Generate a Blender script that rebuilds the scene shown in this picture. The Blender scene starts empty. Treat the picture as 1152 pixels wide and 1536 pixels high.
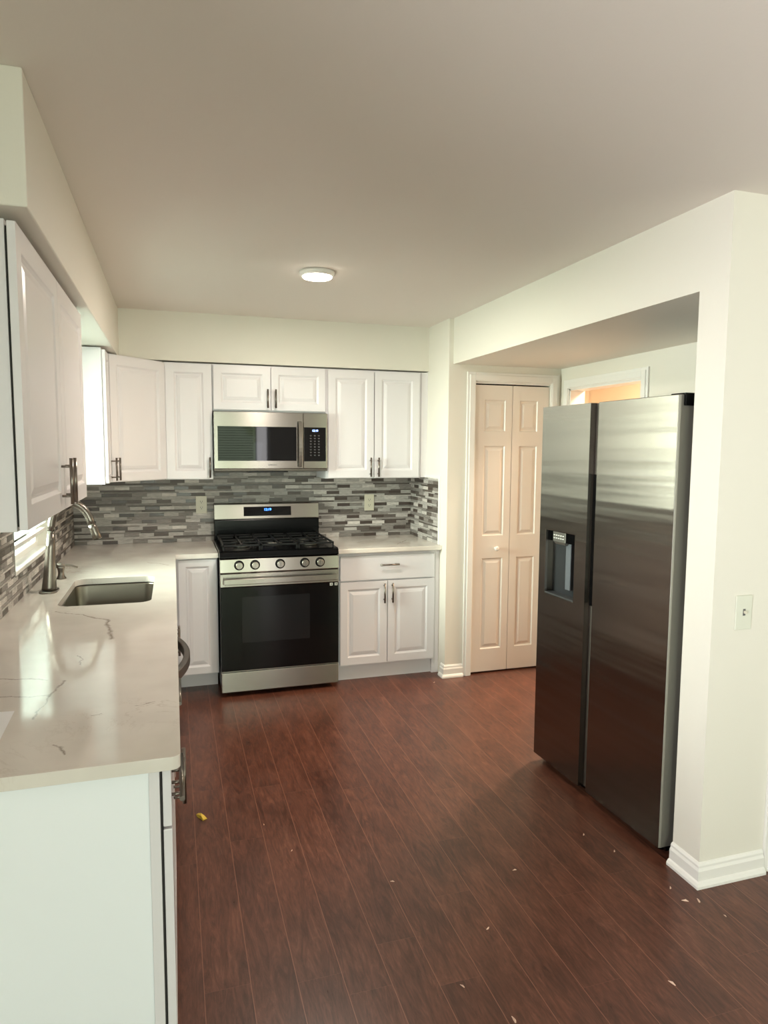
import bpy, bmesh, math, random
from mathutils import Vector, Matrix
random.seed(7)
C = bpy.context.scene.collection
SC = bpy.context.scene

# ------------------------------------------------------------------ camera
CAM = Vector((0.6605, -4.9812, 1.5883)); YAW, PIT, ROLL, FPX = 0.3018, -0.0938, 0.0065, 1015.1
fw = Vector((math.sin(YAW)*math.cos(PIT), math.cos(YAW)*math.cos(PIT), math.sin(PIT)))
rt = Vector((math.cos(YAW), -math.sin(YAW), 0)); up = rt.cross(fw)
rt2 = rt*math.cos(ROLL)+up*math.sin(ROLL); up2 = -rt*math.sin(ROLL)+up*math.cos(ROLL)
cd = bpy.data.cameras.new('camera'); cam = bpy.data.objects.new('camera', cd); C.objects.link(cam)
cam.matrix_world = Matrix(((rt2.x, up2.x, -fw.x, CAM.x), (rt2.y, up2.y, -fw.y, CAM.y), (rt2.z, up2.z, -fw.z, CAM.z), (0, 0, 0, 1)))
cd.sensor_fit = 'HORIZONTAL'; cd.sensor_width = 36.0; cd.lens = 36.0*FPX/1152.0; cd.clip_start = 0.05
SC.camera = cam
# ------------------------------------------------------------------ view, world, daylight
SC.view_settings.view_transform = 'Standard'; SC.view_settings.look = 'None'
SC.view_settings.exposure = 0.80; SC.view_settings.gamma = 1.0; SC.view_settings.use_curve_mapping = False
w = bpy.data.worlds.new('sky'); SC.world = w; w.use_nodes = True
w.node_tree.nodes['Background'].inputs[0].default_value = (0.78, 0.90, 1.0, 1); w.node_tree.nodes['Background'].inputs[1].default_value = 0.8
SC.cycles.max_bounces = 10; SC.cycles.diffuse_bounces = 6; SC.cycles.glossy_bounces = 5; SC.cycles.sample_clamp_indirect = 6.0
SC.cycles.caustics_reflective = False; SC.cycles.caustics_refractive = False
def area(name, loc, direction, sx, sy, power, col, spread=180):
    l = bpy.data.lights.new(name, 'AREA'); l.shape = 'RECTANGLE'; l.size = sx; l.size_y = sy; l.energy = power; l.color = col
    l.spread = math.radians(spread)
    o = bpy.data.objects.new(name, l); C.objects.link(o); o.location = loc
    o.rotation_euler = Vector(direction).to_track_quat('-Z', 'Z').to_euler(); return o
area('daylight_rear_window', (1.66, -8.0, 1.15), (0, 1, 0.0), 0.80, 2.2, 12, (0.80, 1.0, 0.56))
area('daylight_rear_window_edge', (2.20, -8.0, 1.15), (0, 1, 0.0), 0.24, 2.2, 10, (1.0, 0.97, 0.98))
area('daylight_rear_left_pane', (0.68, -8.0, 1.15), (0, 1, 0.0), 1.0, 2.2, 52, (0.88, 1.0, 0.84))
area('added_rear_right_fill', (3.95, -8.0, 1.4), (0, 1, 0.0), 1.4, 1.5, 24, (0.82, 1.0, 0.66))  # added fill lamp, set aside from what the microwave front mirrors
area('daylight_dining_window', (-0.45, -5.5, 1.45), (1, 0, 0), 2.7, 1.7, 85, (0.88, 0.93, 1.0))
area('added_ceiling_uplight', (-0.75, -5.5, 0.55), (1, 0, 0.75), 2.6, 0.6, 125, (1.0, 0.96, 0.97))  # added uplight outside the dining window to brighten the ceiling; no deck is built
area('daylight_sink_window', (-0.55, -1.38, 1.62), (1, 0, 0), 0.9, 1.1, 52, (0.86, 1.0, 0.84), 105)
area('hall_lamp', (4.0, -1.0, 2.38), (0, 0, -1), 0.35, 0.35, 62, (1.0, 0.74, 0.52))
area('kitchen_disc_lamp', (1.36, -1.60, 2.418), (0, 0, -1), 0.13, 0.13, 12, (1.0, 0.88, 0.76))

# ------------------------------------------------------------------ materials
def lin(c): return tuple((x/255/12.92 if x/255 <= 0.04045 else ((x/255+0.055)/1.055)**2.4) for x in c)+(1,)
def mat(name, rgb, rough=0.5, metal=0.0, spec=0.5, coat=0.0, emit=None, estr=0.0, aniso=0.0, axis=None):
    m = bpy.data.materials.new(name); m.use_nodes = True; n = m.node_tree.nodes; b = n['Principled BSDF']
    b.inputs['Base Color'].default_value = lin(rgb); b.inputs['Roughness'].default_value = rough; b.inputs['Metallic'].default_value = metal
    b.inputs['Specular IOR Level'].default_value = spec; b.inputs['Coat Weight'].default_value = coat
    if emit: b.inputs['Emission Color'].default_value = lin(emit); b.inputs['Emission Strength'].default_value = estr
    if aniso:
        b.inputs['Anisotropic'].default_value = aniso; t = n.new('ShaderNodeTangent'); t.direction_type = 'RADIAL'; t.axis = axis
        m.node_tree.links.new(t.outputs[0], b.inputs['Tangent'])
    return m
def N(m, t): return m.node_tree.nodes.new(t)
def LK(m, a, b): m.node_tree.links.new(a, b)
def coords(m, scale=(1, 1, 1), rot=(0, 0, 0)):
    g = N(m, 'ShaderNodeNewGeometry'); mp = N(m, 'ShaderNodeMapping'); mp.inputs['Scale'].default_value = scale; mp.inputs['Rotation'].default_value = rot
    LK(m, g.outputs['Position'], mp.inputs['Vector']); return mp.outputs[0]
def noise(m, vec, scale, detail=3, rough=0.5, dist=0.0):
    x = N(m, 'ShaderNodeTexNoise'); x.inputs['Scale'].default_value = scale; x.inputs['Detail'].default_value = detail
    x.inputs['Roughness'].default_value = rough; x.inputs['Distortion'].default_value = dist; LK(m, vec, x.inputs['Vector']); return x
def bump(m, h, strength, dist=0.01):
    b = N(m, 'ShaderNodeBump'); b.inputs['Strength'].default_value = strength; b.inputs['Distance'].default_value = dist
    LK(m, h, b.inputs['Height']); LK(m, b.outputs[0], m.node_tree.nodes['Principled BSDF'].inputs['Normal']); return b
def ramp(m, fac, stops):
    r = N(m, 'ShaderNodeValToRGB'); e = r.color_ramp.elements
    e[0].position, e[0].color = stops[0]; e[1].position, e[1].color = stops[-1]
    for p, c in stops[1:-1]:
        k = e.new(p); k.color = c
    LK(m, fac, r.inputs[0]); return r.outputs[0]
def mth(m, op, a, b=None, clamp=False):
    x = N(m, 'ShaderNodeMath'); x.operation = op; x.use_clamp = clamp
    for i, v in enumerate((a, b)):
        if v is None: continue
        if isinstance(v, (int, float)): x.inputs[i].default_value = v
        else: LK(m, v, x.inputs[i])
    return x.outputs[0]
def mixc(m, fac, a, b):
    x = N(m, 'ShaderNodeMix'); x.data_type = 'RGBA'
    for s, v in ((0, fac), (6, a), (7, b)):
        if isinstance(v, (int, float, tuple)): x.inputs[s].default_value = v
        else: LK(m, v, x.inputs[s])
    return x.outputs[2]

def paint(name, rgb, rough=0.55, bs=0.12):
    m = mat(name, rgb, rough); bump(m, noise(m, coords(m), 160, 2).outputs[0], bs, 0.002); return m
WALL = paint('wall paint', (225, 221, 211))
CEIL = paint('ceiling paint', (229, 221, 214), 0.8)
TRIM = mat('white trim paint', (232, 230, 226), 0.32)
CAB = mat('white cabinet lacquer', (226, 223, 226), 0.3)
DOORP = mat('white door paint', (228, 221, 212), 0.35)
GAP = mat('shadow gap dark', (40, 38, 36), 0.8)
NICKEL = mat('brushed nickel', (124, 117, 110), 0.28, 1.0, aniso=0.5, axis='Z')
STEEL = mat('brushed stainless steel', (156, 151, 144), 0.24, 1.0, aniso=0.85, axis='X')
SINKM = mat('satin sink steel', (128, 122, 112), 0.3, 1.0, aniso=0.4, axis='Z')
BGLASS = mat('black glass', (5, 5, 6), 0.03, 0, 0.3)
BLACK = mat('black enamel', (5, 5, 6), 0.2, 0, 0.15)
IRON = mat('cast iron', (10, 10, 11), 0.5, 0, 0.3)
DGREY = mat('dark grey plastic', (58, 60, 62), 0.4)
PLATE = mat('ivory plastic', (214, 208, 190), 0.35)
WPLAS = mat('white plastic', (242, 246, 250), 0.4)
PAPER = mat('white paper', (236, 236, 238), 0.7)
BLUE = mat('blue display digits', (40, 90, 255), 0.4, emit=(60, 120, 255), estr=6)
BLUW = mat('pale display digits', (160, 190, 255), 0.4, emit=(150, 180, 255), estr=4)
KEYS = mat('grey key print', (92, 92, 92), 0.5)
MARKW = mat('white sticker', (220, 220, 215), 0.5)
LED = mat('lit lamp diffuser', (255, 250, 240), 0.5, emit=(255, 244, 225), estr=22)
HWALL = mat('hall paint', (236, 225, 208), 0.6)
YEL = mat('yellow wrapper', (214, 182, 70), 0.35)
CRUMB = mat('pale crumb', (222, 190, 170), 0.7)

# refrigerator steel: horizontal smear with faint waviness
FST = mat('fridge stainless steel', (126, 119, 112), 0.24, 1.0, aniso=0.92, axis='Z')
_n = noise(FST, coords(FST, (0.35, 0.35, 8)), 1.5, 1.5); bump(FST, _n.outputs[0], 0.42, 0.012)

def glass():
    m = bpy.data.materials.new('window glass'); m.use_nodes = True; n = m.node_tree.nodes; n.clear()
    o = n.new('ShaderNodeOutputMaterial'); mx = n.new('ShaderNodeMixShader'); t = n.new('ShaderNodeBsdfTransparent'); g = n.new('ShaderNodeBsdfGlossy')
    g.inputs['Roughness'].default_value = 0.0; f = n.new('ShaderNodeFresnel'); f.inputs[0].default_value = 1.45
    LK(m, f.outputs[0], mx.inputs[0]); LK(m, t.outputs[0], mx.inputs[1]); LK(m, g.outputs[0], mx.inputs[2]); LK(m, mx.outputs[0], o.inputs[0]); return m
GLASS = glass()

# blind slats let some daylight through
SLAT = mat('white blind slat', (232, 236, 236), 0.5)
def _slat():
    n = SLAT.node_tree.nodes; t = n.new('ShaderNodeBsdfTranslucent'); t.inputs[0].default_value = (0.85, 0.9, 0.9, 1); mx = n.new('ShaderNodeMixShader'); mx.inputs[0].default_value = 0.4
    LK(SLAT, n['Principled BSDF'].outputs[0], mx.inputs[1]); LK(SLAT, t.outputs[0], mx.inputs[2]); LK(SLAT, mx.outputs[0], n['Material Output'].inputs[0])
_slat()

# wood floor: planks 0.134 m wide along Y
def floor_mat():
    m = mat('red brown laminate', (90, 48, 36), 0.33, 0, 0.45); b = m.node_tree.nodes['Principled BSDF']
    g = N(m, 'ShaderNodeNewGeometry'); s = N(m, 'ShaderNodeSeparateXYZ'); LK(m, g.outputs['Position'], s.inputs[0])
    u = mth(m, 'DIVIDE', mth(m, 'ADD', s.outputs[0], -0.044), 0.134)
    idx = mth(m, 'FLOOR', u); fr = mth(m, 'FRACT', u)
    wn = N(m, 'ShaderNodeTexWhiteNoise'); wn.noise_dimensions = '1D'; LK(m, idx, wn.inputs['W'])
    v = mth(m, 'DIVIDE', mth(m, 'ADD', s.outputs[1], mth(m, 'MULTIPLY', wn.outputs[0], 1.2)), 1.21)
    vi = mth(m, 'FLOOR', v); vf = mth(m, 'FRACT', v)
    wn2 = N(m, 'ShaderNodeTexWhiteNoise'); wn2.noise_dimensions = '2D'
    cb = N(m, 'ShaderNodeCombineXYZ'); LK(m, idx, cb.inputs[0]); LK(m, vi, cb.inputs[1]); LK(m, cb.outputs[0], wn2.inputs['Vector'])
    off = N(m, 'ShaderNodeCombineXYZ'); LK(m, mth(m, 'MULTIPLY', wn2.outputs[0], 17.0), off.inputs[2]); LK(m, mth(m, 'MULTIPLY', wn2.outputs[0], 9.0), off.inputs[1])
    ad = N(m, 'ShaderNodeVectorMath'); ad.operation = 'ADD'; LK(m, g.outputs['Position'], ad.inputs[0]); LK(m, off.outputs[0], ad.inputs[1])
    mp = N(m, 'ShaderNodeMapping'); mp.inputs['Scale'].default_value = (1, 0.16, 1); LK(m, ad.outputs[0], mp.inputs[0])
    n1 = noise(m, mp.outputs[0], 24, 8, 0.72, 2.6); n2 = noise(m, mp.outputs[0], 120, 4, 0.6, 0.6)
    mp3 = N(m, 'ShaderNodeMapping'); mp3.inputs['Scale'].default_value = (1, 0.45, 1); LK(m, ad.outputs[0], mp3.inputs[0])
    n3 = noise(m, mp3.outputs[0], 6, 3, 0.5, 0.8)
    grain = mth(m, 'ADD', mth(m, 'MULTIPLY', n1.outputs[0], 0.55), mth(m, 'ADD', mth(m, 'MULTIPLY', n2.outputs[0], 0.2), mth(m, 'MULTIPLY', n3.outputs[0], 0.25)))
    col = ramp(m, grain, [(0.30, lin((46, 25, 19))), (0.44, lin((76, 44, 34))), (0.56, lin((101, 62, 48))), (0.72, lin((134, 90, 72)))])
    e = mth(m, 'MINIMUM', fr, mth(m, 'SUBTRACT', 1.0, fr)); seam = mth(m, 'LESS_THAN', e, 0.0085)
    e2 = mth(m, 'MINIMUM', vf, mth(m, 'SUBTRACT', 1.0, vf)); seam2 = mth(m, 'MULTIPLY', mth(m, 'LESS_THAN', e2, 0.0007), 0.3)
    sm = mth(m, 'MAXIMUM', seam, seam2)
    col2 = mixc(m, mth(m, 'MULTIPLY', sm, 0.55), col, lin((158, 108, 86)))
    LK(m, col2, b.inputs['Base Color'])
    h = mth(m, 'SUBTRACT', grain, mth(m, 'MULTIPLY', sm, 0.6)); bump(m, h, 0.22, 0.002)
    LK(m, mth(m, 'ADD', mth(m, 'MULTIPLY', n1.outputs[0], 0.25), 0.2), b.inputs['Roughness'])
    return m
FLOOR = floor_mat()

# quartz: pale with thin veins, some placed along given lines
def quartz():
    m = mat('veined white quartz', (216, 208, 196), 0.09, 0, 0.5); b = m.node_tree.nodes['Principled BSDF']
    g = N(m, 'ShaderNodeNewGeometry'); nz = noise(m, g.outputs['Position'], 14, 4, 0.6)
    sub = N(m, 'ShaderNodeVectorMath'); sub.operation = 'SUBTRACT'; LK(m, nz.outputs['Color'], sub.inputs[0]); sub.inputs[1].default_value = (0.5, 0.5, 0.5)
    sc = N(m, 'ShaderNodeVectorMath'); sc.operation = 'SCALE'; LK(m, sub.outputs[0], sc.inputs[0]); sc.inputs['Scale'].default_value = 0.05
    ad = N(m, 'ShaderNodeVectorMath'); ad.operation = 'ADD'; LK(m, g.outputs['Position'], ad.inputs[0]); LK(m, sc.outputs[0], ad.inputs[1])
    ml = N(m, 'ShaderNodeVectorMath'); ml.operation = 'MULTIPLY'; LK(m, ad.outputs[0], ml.inputs[0]); ml.inputs[1].default_value = (1, 1, 0)
    P = ml.outputs[0]
    segs = [((.19, -2.00), (.31, -2.10), .004), ((.31, -2.10), (.40, -2.20), .007), ((.40, -2.20), (.44, -2.48), .010),
            ((.12, -2.82), (.30, -2.88), .005), ((.349, -2.90), (.325, -3.03), .006), ((.325, -3.03), (.318, -3.18), .004),
            ((.16, -2.99), (.325, -3.02), .004), ((.392, -3.36), (.425, -3.41), .005), ((.36, -2.66), (.375, -2.76), .003),
            ((.50, -.84), (.63, -.97), .004), ((.45, -3.20), (.475, -3.19), .003), ((.20, -3.15), (.25, -3.36), .003),
            ((.55, -3.16), (.60, -3.15), .003), ((1.9, -.35), (2.1, -.2), .004), ((2.15, -.5), (2.3, -.3), .004)]
    tot = None
    for a, c, wd in segs:
        A = Vector((a[0], a[1], 0)); B = Vector((c[0], c[1], 0)); D = B-A
        s = N(m, 'ShaderNodeVectorMath'); s.operation = 'SUBTRACT'; LK(m, P, s.inputs[0]); s.inputs[1].default_value = A
        d = N(m, 'ShaderNodeVectorMath'); d.operation = 'DOT_PRODUCT'; LK(m, s.outputs[0], d.inputs[0]); d.inputs[1].default_value = D/D.length_squared
        h = mth(m, 'MULTIPLY', d.outputs['Value'], 1.0, True)
        k = N(m, 'ShaderNodeVectorMath'); k.operation = 'SCALE'; k.inputs[0].default_value = D; LK(m, h, k.inputs['Scale'])
        ds = N(m, 'ShaderNodeVectorMath'); ds.operation = 'DISTANCE'; LK(m, s.outputs[0], ds.inputs[0]); LK(m, k.outputs[0], ds.inputs[1])
        q = mth(m, 'SUBTRACT', 1.0, mth(m, 'DIVIDE', ds.outputs['Value'], wd), True)
        tot = q if tot is None else mth(m, 'MAXIMUM', tot, q)
    n3 = noise(m, g.outputs['Position'], 45, 3); tot = mth(m, 'MULTIPLY', tot, mth(m, 'ADD', n3.outputs[0], 0.25), True)
    n4 = noise(m, g.outputs['Position'], 3.2, 6, 0.7, 1.6)
    rid = mth(m, 'SUBTRACT', 1.0, mth(m, 'MULTIPLY', mth(m, 'ABSOLUTE', mth(m, 'SUBTRACT', n4.outputs[0], 0.5)), 55.0), True)
    n5 = noise(m, g.outputs['Position'], 1.7, 2); rid = mth(m, 'MULTIPLY', rid, mth(m, 'MULTIPLY', mth(m, 'SUBTRACT', n5.outputs[0], 0.56), 3.0, True))
    base = ramp(m, noise(m, g.outputs['Position'], 5, 3).outputs[0], [(0.3, lin((214, 207, 199))), (0.7, lin((228, 222, 214)))])
    c1 = mixc(m, rid, base, lin((170, 155, 140)))
    c2 = mixc(m, tot, c1, lin((122, 106, 94)))
    n6 = noise(m, coords(m, (9, 30, 1)), 1.0, 2); st = mth(m, 'MULTIPLY', mth(m, 'SUBTRACT', n6.outputs[0], 0.72), 4.0, True)
    LK(m, mixc(m, mth(m, 'MULTIPLY', st, 0.5), c2, lin((190, 160, 120))), b.inputs['Base Color']); return m
QUARTZ = quartz()

# mosaic tile colours
def tile(name, rgb, rough):
    m = mat(name, rgb, rough); b = m.node_tree.nodes['Principled BSDF']
    n = noise(m, coords(m, (5, 5, 40)), 6, 4, 0.6); f = ramp(m, n.outputs[0], [(0.35, (0.72, 0.72, 0.72, 1)), (0.65, (1.12, 1.12, 1.12, 1))])
    x = N(m, 'ShaderNodeMix'); x.data_type = 'RGBA'; x.blend_type = 'MULTIPLY'; x.inputs[0].default_value = 1; x.inputs[6].default_value = lin(rgb); LK(m, f, x.inputs[7])
    LK(m, x.outputs[2], b.inputs['Base Color']); return m
TILES = [mat('grout', (150, 146, 138), 0.8), tile('light grey stone strip', (182, 177, 173), 0.5), tile('pale marble strip', (206, 200, 195), 0.45),
         tile('mid grey stone strip', (137, 131, 127), 0.5), tile('taupe glass strip', (76, 65, 60), 0.3), tile('dark grey stone strip', (96, 88, 83), 0.5)]
TILEW = [0, .34, .12, .20, .24, .10]

# ------------------------------------------------------------------ mesh builder
W = {}
class MB:
    def __init__(s, M=None): s.v = []; s.f = []; s.mi = []; s.M = M or Matrix(); s.cur = 0; s.sm = []; s.smooth = False
    def add(s, vs, fs):
        o = len(s.v); s.v += [s.M @ Vector(p) for p in vs]
        for f in fs: s.f.append([i+o for i in f]); s.mi.append(s.cur); s.sm.append(s.smooth)
    def box(s, x0, x1, y0, y1, z0, z1):
        x0, x1 = sorted((x0, x1)); y0, y1 = sorted((y0, y1)); z0, z1 = sorted((z0, z1))
        s.add([(x0, y0, z0), (x1, y0, z0), (x1, y1, z0), (x0, y1, z0), (x0, y0, z1), (x1, y0, z1), (x1, y1, z1), (x0, y1, z1)],
              [(0, 3, 2, 1), (4, 5, 6, 7), (0, 1, 5, 4), (1, 2, 6, 5), (2, 3, 7, 6), (3, 0, 4, 7)]); return s
    def tube(s, pts, r, n=12, caps=True):
        pts = [Vector(p) for p in pts]; rs = r if isinstance(r, (list, tuple)) else [r]*len(pts); vs = []; fs = []
        prev = None
        for i, p in enumerate(pts):
            d = (pts[min(i+1, len(pts)-1)]-pts[max(i-1, 0)]).normalized()
            if prev is None: a = d.orthogonal().normalized()
            else: a = (prev - d*prev.dot(d)).normalized()
            prev = a; b = d.cross(a)
            for k in range(n):
                t = 2*math.pi*k/n; vs.append(p+(a*math.cos(t)+b*math.sin(t))*rs[i])
        for i in range(len(pts)-1):
            for k in range(n):
                k2 = (k+1) % n; fs.append((i*n+k, i*n+k2, (i+1)*n+k2, (i+1)*n+k))
        sm = s.smooth; s.smooth = True; o = len(s.v); s.add(vs, fs); s.smooth = False
        if caps:
            s.f.append([o+k for k in range(n)][::-1]); s.mi.append(s.cur); s.sm.append(False)
            s.f.append([o+(len(pts)-1)*n+k for k in range(n)]); s.mi.append(s.cur); s.sm.append(False)
        s.smooth = sm; return s
    def prism(s, poly, z0, z1):
        n = len(poly); s.add([(x, y, z0) for x, y in poly]+[(x, y, z1) for x, y in poly],
              [tuple(range(n))[::-1], tuple(range(n, 2*n))]+[(i, (i+1) % n, n+(i+1) % n, n+i) for i in range(n)]); return s
    def rings(s, rings, close_last=True, close_first=False):
        """rings: list of equal-length point loops"""
        n = len(rings[0]); vs = [p for r in rings for p in r]; fs = []
        for i in range(len(rings)-1):
            for k in range(n):
                k2 = (k+1) % n; fs.append((i*n+k, i*n+k2, (i+1)*n+k2, (i+1)*n+k))
        if close_last: fs.append(tuple((len(rings)-1)*n+k for k in range(n)))
        if close_first: fs.append(tuple(range(n))[::-1])
        s.add(vs, fs); return s
    def build(s, name, m, parent=None, bev=0.0, seg=2, recalc=True):
        inv = W[parent].inverted() if parent is not None else Matrix()
        me = bpy.data.meshes.new(name); me.from_pydata([inv @ p for p in s.v], [], s.f)
        for mm in (m if isinstance(m, list) else [m]): me.materials.append(mm)
        for i, p in enumerate(me.polygons): p.material_index = s.mi[i]; p.use_smooth = s.sm[i]
        if recalc:
            b = bmesh.new(); b.from_mesh(me); bmesh.ops.recalc_face_normals(b, faces=b.faces); b.to_mesh(me); b.free()
        me.update(); o = bpy.data.objects.new(name, me); C.objects.link(o)
        if parent is not None: o.parent = parent; W[o] = W[parent].copy()
        else: W[o] = Matrix()
        if bev:
            md = o.modifiers.new('bevel', 'BEVEL'); md.width = bev; md.segments = seg; md.limit_method = 'ANGLE'; md.angle_limit = math.radians(40)
        return o
def thing(name, label, cat, loc, rz=0, group=None):
    o = bpy.data.objects.new(name, None); C.objects.link(o); o.location = loc; o.rotation_euler = (0, 0, rz); o.empty_display_size = 0.1
    W[o] = Matrix.Translation(Vector(loc)) @ Matrix.Rotation(rz, 4, 'Z'); o['label'] = label; o['category'] = cat
    if group: o['group'] = group
    return o
def tag(o, label, cat, group=None, kind=None):
    o['label'] = label; o['category'] = cat
    if group: o['group'] = group
    if kind: o['kind'] = kind
    return o
def st(o): o['kind'] = 'structure'; return o
def box(name, m, parent, x0, x1, y0, y1, z0, z1, bev=0.0): return MB().box(x0, x1, y0, y1, z0, z1).build(name, m, parent, bev)
def text(name, body, size, M, m, parent, ext=0.0003):
    cu = bpy.data.curves.new(name, 'FONT'); cu.body = body; cu.size = size; cu.extrude = ext; cu.align_x = 'CENTER'; cu.align_y = 'CENTER'; cu.materials.append(m)
    tmp = bpy.data.objects.new(name, cu); C.objects.link(tmp); dg = bpy.context.evaluated_depsgraph_get()
    me = bpy.data.meshes.new_from_object(tmp.evaluated_get(dg)); bpy.data.objects.remove(tmp)
    o = bpy.data.objects.new(name, me); C.objects.link(o); o.parent = parent
    o.matrix_local = W[parent].inverted() @ M; W[o] = M; return o
def frame(o, u, n):
    """matrix with local x=u, local y=into the wall (-n), z=up, at o"""
    u = Vector(u).normalized(); n = Vector(n).normalized()
    return Matrix(((u.x, -n.x, 0, o[0]), (u.y, -n.y, 0, o[1]), (u.z, -n.z, 1, o[2]), (0, 0, 0, 1)))
def TF(o, u, n):  # text frame: x=u, y=up, z=normal
    u = Vector(u).normalized(); n = Vector(n).normalized(); z = n.cross(u)
    return Matrix(((u.x, z.x, n.x, o[0]), (u.y, z.y, n.y, o[1]), (u.z, z.z, n.z, o[2]), (0, 0, 0, 1)))

# raised-panel slab in local frame: x 0..w, y 0 front .. t back, z 0..h, with panel rectangles
def panel_slab(M, w_, h_, t=0.019, panels=None, depth=0.0085, steps=None):
    mb = MB(M); panels = panels or []
    steps = steps or [(0, 0), (0.003, 0.0035), (0.010, depth), (0.017, depth), (0.020, depth-.003), (0.038, 0.001)]
    # front face as grid with holes
    xs = sorted({0.0, w_} | {p[0] for p in panels} | {p[1] for p in panels}); zs = sorted({0.0, h_} | {p[2] for p in panels} | {p[3] for p in panels})
    for i in range(len(xs)-1):
        for j in range(len(zs)-1):
            a, b, c, d = xs[i], xs[i+1], zs[j], zs[j+1]
            if any(a >= p[0]-1e-6 and b <= p[1]+1e-6 and c >= p[2]-1e-6 and d <= p[3]+1e-6 for p in panels): continue
            mb.add([(a, 0, c), (b, 0, c), (b, 0, d), (a, 0, d)], [(0, 1, 2, 3)])
    for p in panels:
        rg = []
        for ins, dp in steps:
            rg.append([(p[0]+ins, dp, p[2]+ins), (p[1]-ins, dp, p[2]+ins), (p[1]-ins, dp, p[3]-ins), (p[0]+ins, dp, p[3]-ins)])
        mb.rings(rg)
    mb.add([(0, 0, 0), (w_, 0, 0), (w_, t, 0), (0, t, 0), (0, 0, h_), (w_, 0, h_), (w_, t, h_), (0, t, h_)],
           [(0, 3, 2, 1), (4, 5, 6, 7), (1, 2, 6, 5), (2, 3, 7, 6), (3, 0, 4, 7)])
    return mb
def weld(o):
    b = bmesh.new(); b.from_mesh(o.data); bmesh.ops.remove_doubles(b, verts=b.verts, dist=1e-5); bmesh.ops.recalc_face_normals(b, faces=b.faces); b.to_mesh(o.data); b.free(); return o
def cab_door(parent, M, w_, h_, name='door', fr=0.052, plain=False):
    ps = [] if plain else [(fr, w_-fr, fr, h_-fr)]
    return weld(panel_slab(M, w_, h_, 0.019, ps).build(name, CAB, parent, 0.0022))
def pull(parent, M, x, z, vertical=True, L=0.135, c=0.048, so=0.030, extra=()):
    """bar pull centred at local (x, z) on the door front"""
    mb = MB(M)
    if vertical:
        mb.tube([(x, -so, z-L/2), (x, -so, z+L/2)], 0.006, 14)
        for k in (-c, c): mb.tube([(x, -so, z+k), (x, 0.002, z+k)], 0.004, 10)
    else:
        mb.tube([(x-L/2, -so, z), (x+L/2, -so, z)], 0.006, 14)
        for k in (-c, c)+tuple(extra): mb.tube([(x+k, -so, z), (x+k, 0.002, z)], 0.004, 10)
    return mb.build('handle', NICKEL, parent)

# ------------------------------------------------------------------ dimensions
H = 2.453; ZS = 2.143; SL = 0.349; SB = 0.3445; W1 = 2.4355; WB = 2.467; YW = -0.722; YC1 = -2.949; YC2 = -3.086; ZB = 2.153; XA = 3.29
YR = -7.5; XR = 4.7; YH = 1.0
# ------------------------------------------------------------------ structure
st(box('floor', FLOOR, None, -0.12, XR+0.12, YR-0.12, YH+0.12, -0.06, 0))
st(box('ceiling', CEIL, None, -0.12, XR+0.12, YR-0.12, YH+0.12, H, H+0.1))
st(box('wall_back', WALL, None, -0.12, W1, 0, 0.12, 0, H))
mb = MB()   # left wall with the sink window and the dining window
WY0, WY1, WZ0, WZ1 = -1.805, -0.955, 1.035, 2.10
mb.box(-0.12, 0, YR, -6.9, 0, H); mb.box(-0.12, 0, -6.9, -4.1, 0, 0.5); mb.box(-0.12, 0, -6.9, -4.1, 2.25, H)
mb.box(-0.12, 0, -4.1, WY0, 0, H); mb.box(-0.12, 0, WY0, WY1, 0, WZ0); mb.box(-0.12, 0, WY0, WY1, WZ1, H); mb.box(-0.12, 0, WY1, 0, 0, H)
st(mb.build('wall_left', WALL))
mb = MB().box(-0.12, 0.25, YR-0.12, YR, 0, H).box(0.25, 2.25, YR-0.12, YR, 2.1, H).box(2.25, 3.3, YR-.12, YR, 0, H).box(3.3, 4.55, YR-.12, YR, 0, .65).box(3.3, 4.55, YR-.12, YR, 2.15, H).box(4.55, XR+.12, YR-.12, YR, 0, H)
st(mb.build('wall_rear', WALL))
st(box('wall_right', WALL, None, XR, XR+0.12, YR, YH, 0, H))
st(box('wall_left_soffit', WALL, None, 0, SL, -3.169, 0, ZS, H, 0.004))
st(box('wall_back_soffit', WALL, None, SL, W1, -SB, 0, ZS, H))
st(box('wall_side', WALL, None, W1, W1+0.09, YW+0.10, 0.12, 0, H))
# wall with the bifold closet door
DX0, DX1, DZ = 2.63, 3.21, 2.045
mb = MB().box(W1, DX0, YW, YW+0.10, 0, H).box(DX1, XA, YW, YW+0.10, 0, H).box(DX0, DX1, YW, YW+0.10, DZ, H)
st(mb.build('wall_closet', WALL))
st(box('wall_closet_back', GAP, None, W1+0.09, XA, -0.05, 0.0, 0, H))  # dark colour stands in for the unlit closet interior
# alcove: dropped ceiling, far wall with cased opening, near wall (column)
st(box('wall_beam', WALL, None, WB, XA+0.11, YC1, YW, ZB, H))
OY0, OY1, OZ = -1.60, -0.84, 2.005
mb = MB().box(XA, XA+.11, YW, OY1-.0, 0, ZB).box(XA, XA+.11, OY0, OY1, OZ, ZB).box(XA, XA+.11, YC1, OY0, 0, ZB)
st(mb.build('wall_alcove', WALL))
st(box('wall_closet_side', HWALL, None, XA, XA+.11, YW, 0.12, 0, H))
D2X0, D2X1, D2Z = 2.83, 3.62, 2.04
mb = MB().box(WB, D2X0, YC2, YC1, 0, H).box(D2X1, XR, YC2, YC1, 0, H).box(D2X0, D2X1, YC2, YC1, D2Z, H)
st(mb.build('wall_column', WALL))
st(box('wall_hall_far', HWALL, None, XA+.11, XR, YH, YH+.12, 0, H))
st(box('wall_hall_side', HWALL, None, XR-.02, XR, YC1, YH, 0, H))

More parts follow.
